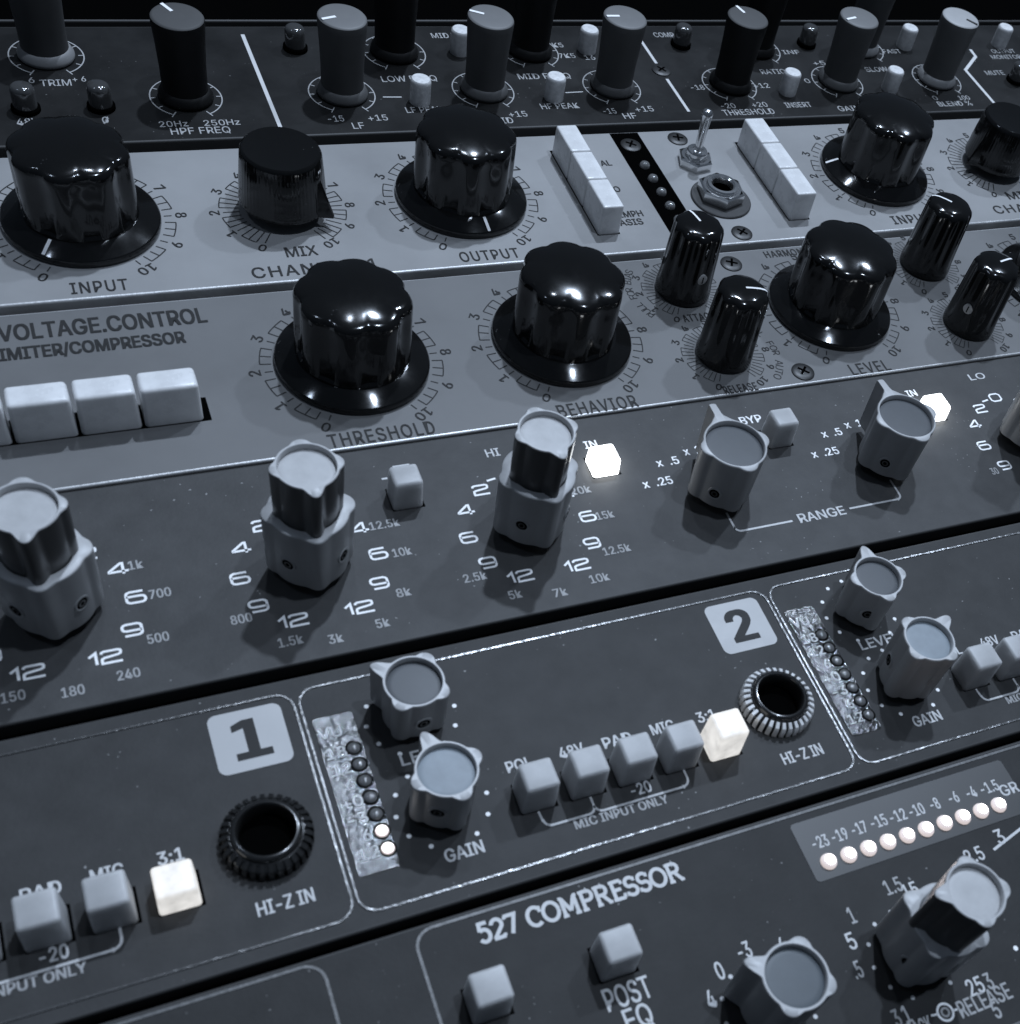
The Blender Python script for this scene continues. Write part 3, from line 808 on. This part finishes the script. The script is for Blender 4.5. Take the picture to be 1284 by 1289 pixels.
# ---- pale preamp unit with toggle and ivory button columns
davies(38.2, -22.2, UB, ptr=-126)
davies(113.5, -22.2, UB, ptr=-83)
davies(221.6, -22.0, UB, ptr=168)
wedge_knob(75.8, -22.2, UB, -40)
wedge_knob(259.4, -22.2, UB, 190)
for (u, v) in ((38.2,-22.2),(113.5,-22.2),(221.6,-22.0)): printed('knob_scale', UB, 'ink', lambda bm: knob_scale(bm, u, v, 14.6, 16.6, 17.8, 2.1, ZT))
for (u, v) in ((75.8,-22.2),(259.4,-22.2)): printed('knob_scale', UB, 'ink', lambda bm: knob_scale(bm, u, v, 8.6, 12.4, 13.5, 2.0, ZT))
for x0, x1 in ((139.7,144.8),(188.7,194.2)):
    bm = bmesh.new(); sheet(bm, x0-0.22, x1+0.12, -37.95, -7.0, 0.03)
    part('button_slot', finish(bm, 'button_slot', smooth=False), 'void', UB)
    for k in range(3):
        push_button('push_button', x0, x1, -17.62-10.08*k, -7.6-10.08*k, 7.0, UB, 'ivory', taper=0.12, bev=0.45)
bm = bmesh.new(); sheet(bm, 156.8, 164.2, -44.0, -1.45, 0.04)
ms = part('meter_strip', finish(bm, 'meter_strip', smooth=False), 'blank', UB, label='black strip with screw and four small lights')
def led_mesh(bm): lathe(bm, [(1.25,0),(1.2,0.5),(0.9,0.95),(0.4,1.15),(0.1,1.18)], 28); return 60
for k in range(5): part('led', mesh('led', led_mesh), 'led_off', ms, (160.6, -14.6-5.1*k, 0.05))
screw(160.4, -6.4, UB, 30); screw(173.7, -4.7, UB, 50); screw(174.3, -41.0, UB, 15)
def hexnut(bm, r, z0, z1, hole):
    lathe(bm, [(r*0.98, z0), (r, z0+0.2), (r, z1-0.35), (r*0.90, z1)], 6, cap_top=False)
    lathe(bm, [(r*0.90*0.9, z1-0.02), (hole+0.2, z1), (hole, z1-0.2), (hole, z0)], 40, cap_top=True, cap_bot=False)
    return 25
tg = part('toggle_switch', mesh('toggle_nut', lambda bm: hexnut(bm, 4.4, 0.0, 2.1, 2.6)), 'chrome', UB, (173.9,-14.4,0), rot=12, label='chrome toggle switch with upright lever')
part('bushing', mesh('toggle_bush', lambda bm: lathe(bm, [(2.55,1.6),(2.55,3.4),(2.3,3.7),(1.5,3.75),(1.3,3.2),(0.1,3.2)], 36)), 'chrome', tg, local=True)
part('lever', mesh('toggle_lever', lambda bm: (lathe(bm, [(0.85,3.0),(0.9,5),(1.15,10.5),(1.35,12.4),(1.3,13.2),(0.9,13.8),(0.2,14.0)], 32), 60)[1]), 'chrome', tg, (0.1,0.0,0), local=True)
wn = part('socket_nut', mesh('socket_nut', lambda bm: hexnut(bm, 5.7, 0.5, 3.0, 3.0)), 'chrome', UB, (174.6,-27.6,0), rot=20, label='chrome hexagon nut on a dark washer')
part('washer', mesh('washer', lambda bm: lathe(bm, [(7.3,0.02),(7.3,0.35),(7.1,0.5),(0.3,0.5)], 64)), 'steel_dark', wn, (-0.3,-0.8,0), local=True)
part('threaded_bush', mesh('threaded_bush', lambda bm: lathe(bm, [(3.9,2.6),(3.9,3.4),(3.7,3.7),(3.0,3.75),(2.6,3.4),(2.4,2.2)], 40, cap_top=False, cap_bot=False)), 'chrome', wn, local=True)
part('opening', mesh('opening', lambda bm: lathe(bm, [(2.45,2.1),(0.1,2.1)], 32)), 'void', wn, local=True)

# ---- grey limiter unit
davies(77.8, -68.3, UC, ptr=75)
davies(119.7, -68.4, UC, ptr=75)
davies(183.4, -68.3, UC, ptr=80)
davies(247.5, -68.3, UC, ptr=20)
SMALL = [(151.5,-57.7,97,-84),(152.0,-78.3,-10,None),(215.8,-57.6,127,None),(215.7,-78.4,15,206)]
for u, v, pt, sc in SMALL: small_knob(u, v, UC, pt, sc)
for u in (77.8, 119.7, 183.4, 247.5): printed('knob_scale', UC, 'ink', lambda bm: knob_scale(bm, u, -68.35, 14.6, 16.6, 17.8, 2.1, ZT))
for u, v, _, _ in SMALL: printed('knob_scale', UC, 'ink', lambda bm: knob_scale(bm, u, v, 6.3, 9.0, 10.2, 1.7, ZT, 0.17))
printed('caption', UC, 'ink', lambda bm: arc_text(bm, 'PULL FOR BIAS', 151.5, -57.7, 12.0, 213, 5.8, 1.7, ZT))
printed('caption', UC, 'ink', lambda bm: arc_text(bm, 'PULL FOR AUTO', 152.0, -78.3, 12.2, 43, 7.1, 1.7, ZT))
for k in range(-1, 5):
    x0 = 0.1 + 9.93*k
    push_button('wide_push_button', x0, x0+9.55, -78.3, -73.0, 8.0, UC, 'ivory', taper=0.18, bev=0.75)
bm = bmesh.new(); sheet(bm, -12, 50.6, -78.5, -72.8, 0.03)
part('button_slot', finish(bm, 'button_slot', smooth=False), 'void', UC)
screw(166.8, -51.0, UC, 40); screw(167.4, -86.2, UC, 20)

# ---- charcoal equaliser unit
DV = -113.5
for u, pt in ((21.2,-95),(58.9,-91),(96.7,-84),(208.8,-100)):
    lobed_knob('outer_lobed_knob', u, DV, UD, 'big', pt, 1.9, 14.0, 'knob_rim', 'knob_grey', 'knob_grey', (pt-45, pt+45), label='broad grey lower knob of a stacked pair', screw_z=6.6)
    lobed_knob('inner_lobed_knob', u, DV, UD, 'big_in', pt, 13.6, 23.6, 'knob_rim', 'knob_dark', 'cap_pale', (), label='dark sided upper knob with pale cap', with_shaft=False)
lobed_knob('lobed_knob', 134.4, DV, UD, 'big_fin', 91, 1.9, 13.2, 'knob_rim', 'knob_grey', 'cap_dark', (226,), label='grey knob with long pointer and dark cap', screw_z=5.2)
lobed_knob('lobed_knob', 172.1, DV, UD, 'big_fin', 93, 1.9, 13.2, 'knob_rim', 'knob_grey', 'cap_dark', (226,), label='grey knob with long pointer and dark cap', screw_z=5.2)
def slot(unit, x0, x1, y0, y1):
    bm = bmesh.new(); sheet(bm, x0, x1, y0, y1, 0.03)
    part('button_slot', finish(bm, 'button_slot', smooth=False), 'void', unit)
for x, mat, h in ((77.6,'milky',6.2),(114.9,'lit_hot',3.6),(152.5,'milky',6.2),(190.6,'lit_hot',3.6)):
    push_button('push_button' if h > 3 else 'lit_push_button', x-2.65, x+2.65, -105.3, -100.3, h, UD, mat, taper=0.24, bev=0.55, label='glowing white button' if h < 3 else None)
    slot(UD, x-2.7, x+2.95, -105.35, -100.1)
def dial(bm, u):
    zz = ZT
    for s in (-1, 1):
        for t, du, dv in (('2',5.6,9.8),('4',9.6,5.8),('6',11.1,-0.2),('9',9.6,-6.2),('12',5.2,-10.3)):
            zz += 0.0006; wide_text(bm, t, u+s*du, DV+dv, 2.12, zz, 0)
        if s < 0 or u < 200: zz += 0.0006; strip(bm, [(u+s*2.2, DV+11.9), (u+s*3.9, DV+11.6)], 0.42, zz, 0)
    if u > 200: wide_text(bm, '0', u, DV+12.2, 2.1, zz, 0)
for u in (21.2, 58.9, 96.7, 208.8): printed('dial_numerals', UD, 'white', lambda bm: dial(bm, u))
for pts, w in (([(75.0,-97.7),(76.0,-97.7)], 0.4), ([(77.6,-95.4),(80.6,-95.4)], 0.6),
               ([(133.9,-118.6),(133.9,-122.3)] + arc(135.0,-122.2,1.1,180,270,5) + [(145.9,-123.3)], 0.42),
               ([(158.9,-123.0),(170.2,-123.0)] + arc(170.2,-121.9,1.1,-90,0,5) + [(171.3,-118.0)], 0.42)):
    printed('printed_line', UD, 'white2', lambda bm: strip(bm, pts, w, ZT))

# ---- charcoal microphone preamp unit
PITCH = 82.3
EV = -163.9
zz = ZT
def jack_mesh(bm): lathe(bm, [(5.9,0.0),(5.9,1.8),(5.5,2.2),(4.75,2.45),(4.7,1.8)], 72, cap_top=False)
def jack_teeth(bm):
    for i in range(32):
        a0, a1, a2, a3 = [2*math.pi*(i+t)/32 for t in (0.10, 0.68, 0.14, 0.64)]
        lo = [bm.verts.new((r*math.cos(a), r*math.sin(a), 0.05)) for r, a in ((5.0,a0),(6.3,a0),(6.3,a1),(5.0,a1))]
        mi = [bm.verts.new((r*math.cos(a), r*math.sin(a), z)) for r, a, z in ((5.0,a0,2.45),(6.3,a0,1.75),(6.3,a1,1.75),(5.0,a1,2.45))]
        hi = [bm.verts.new((r*math.cos(a), r*math.sin(a), z)) for r, a, z in ((5.1,a2,2.75),(6.05,a2,2.25),(6.05,a3,2.25),(5.1,a3,2.75))]
        for A, B in ((lo, mi), (mi, hi)):
            for q in range(4): bm.faces.new((A[q], A[(q+1)%4], B[(q+1)%4], B[q]))
        bm.faces.new(hi)
def jack_lip(bm): lathe(bm, [(4.8,1.2),(4.75,3.1),(4.5,3.4),(4.1,3.45),(3.85,3.2),(3.8,0.3)], 64, cap_top=False, cap_bot=False); return 50
def jack_hole(bm): lathe(bm, [(3.82,0.25),(0.1,0.25)], 48, cap_bot=False)
ONE = [(-2.35,-3.3),(2.55,-3.3),(2.55,-2.2),(1.0,-2.2),(1.0,3.4),(-0.55,3.4),(-2.35,2.55),(-2.35,1.4),(-0.75,1.95),(-0.75,-2.2),(-2.35,-2.2)]
for c in (-1, 0, 1):
    o = PITCH*c
    # raised border round the channel
    bm = bmesh.new(); strip(bm, round_rect(51.0+o, 132.5+o, -174.4, -136.7, 2.7), 0.30, 0.16, 0, True, thick=0.2)
    part('border_line', finish(bm, 'border_line', angle=60), 'border', UE)
    # signal meter
    bm = bmesh.new(); slab(bm, round_rect(52.0+o, 58.0+o, -168.9, -142.3, 0.6), 0.0, 0.10)
    ms = part('meter_strip', finish(bm, 'meter_strip', angle=40), 'sticker', UE, label='pebbled meter strip with seven small lights')
    def ring(bm): lathe(bm, [(1.28,0.08),(1.26,0.16),(1.0,0.17),(0.95,0.12)], 28, cap_top=False, cap_bot=False)
    def dome(bm): lathe(bm, [(1.0,0.11),(0.9,0.32),(0.6,0.55),(0.1,0.62)], 24); return 60
    def lit_dome(bm):
        lathe(bm, [(1.0,0.11),(0.93,0.30),(0.78,0.46),(0.5,0.58),(0.1,0.62)], 24)
        for f in bm.faces:
            c_ = f.calc_center_median(); f.material_index = 0 if math.hypot(c_.x, c_.y) < 0.80 else 1
        return 60
    for k in range(7):
        on = (c == 0 and k >= 5)
        part('bezel', mesh('led_bezel', ring), 'void', ms, (56.6+o+0.1*k/2, -148.7-2.86*k, 0))
        l = part('led', mesh('lit_meter_led', lit_dome) if on else mesh('meter_led', dome), ['led_on', 'led_rim'] if on else 'led_off', ms, (56.6+o+0.1*k/2, -148.7-2.86*k, 0), label='lit white light' if on else None)
    def scale_numbers(bm):
        for k, t in enumerate(('VU','18','12','6','+0','-3','6','12')):
            v = -145.2 if k == 0 else -148.8-2.84*(k-1)
            add_text(bm, t, 53.95+o+(0.5 if len(t) == 1 else 0)+0.04*k, v, None, 1.9, 0.14, 1, 0.05)
    printed('meter_numerals', UE, PRINT, scale_numbers)
    for (cu, cv) in ((66.2,-145.55),(66.2,-161.4)):
        printed('dot_ring', UE, 'white', lambda bm: dots(bm, [(cu+o+6.85*math.cos(R(240-30*k)), cv+6.85*math.sin(R(240-30*k))) for k in range(11)], 0.36))
    for i, (t, u, v, w, cap, tone, font) in enumerate(CHANNEL_TEXTS):
        printed('caption', UE, PRINT, lambda bm: add_text(bm, t, u+o, v, w, cap, ZT, tone, 0.058))
    lobed_knob('lobed_knob', 66.2+o, -145.6, UE, 'mid', 140 if c == 0 else 86, 1.2, 10.0 if c == 0 else 10.3, 'knob_rim', 'knob_grey', 'cap_dark', ((-85, 5) if c == 0 else (-120,)), label='grey knob with dark cap', screw_z=4.8)
    lobed_knob('lobed_knob', 66.2+o, -161.4, UE, 'mid', 103 if c == 0 else 28, 1.2, 10.9 if c == 0 else 13.2, 'knob_rim', 'knob_grey', 'cap_blue', ((-120,) if c == 0 else (158,-68)), label='grey knob with blue grey cap', screw_z=6.0)
    for k in range(5):
        x = 79.6+o+7.95*k; lit = (k == 4)
        push_button('push_button', x-2.75, x+2.75, -166.5, -161.3, 4.9 if lit and c < 0 else 6.9, UE, 'lit' if lit else 'milky', taper=0.2, bev=0.5, label='glowing white button' if lit else None)
        slot(UE, x-2.75, x+3.1, -166.55, -161.2)
    for pts in ([(79.4+o,-166.6),(79.5+o,-168.2)] + arc(80.7+o,-168.2,1.1,180,270,5) + [(86.4+o,-169.3)] + arc(86.6+o,-168.1,1.2,-90,0,5) + [(87.8+o,-166.6)],
                arc(89.0+o,-168.1,1.2,180,270,5) + [(102.5+o,-169.2)] + arc(102.5+o,-167.9,1.3,-90,0,6) + [(103.8+o,-166.4)]):
        printed('printed_line', UE, 'white2', lambda bm: strip(bm, pts, 0.36, ZT))
    if c < 1:
        u, v = 124.0+o, -159.6
        jk = part('jack_socket', mesh('jack_socket', jack_mesh), 'jack_black', UE, (u, v, 0), label='black knurled jack socket' if c < 0 else 'worn bright knurled jack socket')
        part('knurling', mesh('jack_teeth', jack_teeth), 'jack_black' if c < 0 else 'jack_worn', jk, local=True)
        part('lip', mesh('jack_lip', jack_lip), 'jack_black', jk, local=True)
        part('opening', mesh('jack_hole', jack_hole), 'void', jk, local=True)
        bm = bmesh.new(); slab(bm, round_rect(125.3+o-5.25, 125.3+o+5.25, -148.2, -137.9, 1.3), 0.0, 0.08)
        bd = part('number_badge', finish(bm, 'number_badge', angle=40), 'badge', UE, label='pale square badge with the number %d' % (c+2))
        bm = bmesh.new()
        if c < 0:
            ox, oy = 125.3+o+0.1, -143.05
            for poly in ([(-2.5,-3.3),(2.6,-3.3),(2.6,-2.1),(-2.5,-2.1)], [(-0.75,-2.1),(0.95,-2.1),(0.95,3.4),(-0.75,3.4)], [(-2.4,1.6),(-0.75,2.0),(-0.75,3.4),(-2.4,2.7)]):
                bm.faces.new([bm.verts.new((ox+x, oy+y, 0.12)) for x, y in poly])
        else: add_text(bm, '2', 125.3+o, -143.05, 4.9, 6.6, 0.12, 0, 0.35)
        part('numeral', finish(bm, 'numeral', smooth=False), 'ink', bd)

# ---- charcoal compressor unit
for pts in (round_rect(56.6, 168.5, -220.0, -179.0, 2.7), round_rect(-60, 44.3, -220.0, -179.0, 2.7)):
    bm = bmesh.new(); strip(bm, pts, 0.42, 0.10, 0, True, thick=0.12)
    part('border_line', finish(bm, 'border_line', angle=60), 'border2', UF)
printed('caption', UF, 'white2', lambda bm: slab_text(bm, '527 COMPRESSOR', 65.0, 96.7, -182.0, 2.75, ZT))
bm = bmesh.new(); slab(bm, round_rect(116.1, 158.0, -190.5, -180.4, 0.7), 0.0, 0.08)
ms = part('meter_strip', finish(bm, 'meter_strip', angle=40), 'film', UF, label='grey meter strip with ten glowing lights')
def gr_led(bm):
    lathe(bm, [(1.35,0.07),(1.32,0.35),(1.12,0.78),(0.82,1.0),(0.55,1.1),(0.1,1.15)], 28)
    bm.normal_update()
    for f in bm.faces:
        c_ = f.calc_center_median(); f.material_index = 0 if math.hypot(c_.x, c_.y) < 0.90 else 1
    return 60
for k in range(10): part('led', mesh('gr_led', gr_led), ['led_hot', 'led_rim'], ms, (119.4+3.705*k, -187.9, 0))
for x, y in ((81.5,-191.55),(63.1,-191.4)):
    push_button('push_button', x-2.7, x+2.7, y-2.55, y+2.6, 6.7, UF, 'milky', taper=0.2, bev=0.5)
    slot(UF, x-2.8, x+3.1, y-2.65, y+2.8)
lobed_knob('lobed_knob', 100.2, -205.2, UF, 'mid_f', 145, 1.2, 13.0, 'knob_rim', 'knob_grey', 'cap_slate', (-125,), label='grey knob with slate cap', screw_z=6)
lobed_knob('outer_lobed_knob', 125.0, -205.2, UF, 'mid_big', 130, 1.2, 13.4, 'knob_rim', 'knob_grey', 'knob_grey', (205,-60), label='broad grey lower knob of a stacked pair', screw_z=6)
lobed_knob('inner_lobed_knob', 125.0, -205.2, UF, 'mid_in', 167, 13.0, 23.0, 'knob_rim', 'knob_dark', 'cap_pale', (), label='dark sided upper knob with pale cap', with_shaft=False)
for cu in (100.2, 125.0):
    printed('dot_ring', UF, 'white2', lambda bm: dots(bm, [(cu+6.85*math.cos(R(240-30*k)), -205.2+6.85*math.sin(R(240-30*k))) for k in range(11)], 0.34))
printed('printed_dot', UF, 'white', lambda bm: dots(bm, [(141.6, -210.0)], 0.4))
def target(bm):
    strip(bm, arc(125.3, -214.7, 1.25, 0, 360, 30)[:-1], 0.36, ZT, 0, True)
    strip(bm, arc(125.3, -214.7, 0.6, 0, 360, 20)[:-1], 0.3, ZT, 2, True)
    strip(bm, [(122.9,-214.4),(124.0,-214.55)], 0.32, ZT, 0); strip(bm, [(126.6,-214.9),(127.3,-214.95)], 0.32, ZT, 0)
printed('ring_symbol', UF, PRINT, target)
printed('printed_line', UF, 'white2', lambda bm: strip(bm, [(147.4,-194.6),(154.5,-192.7)], 0.45, ZT))
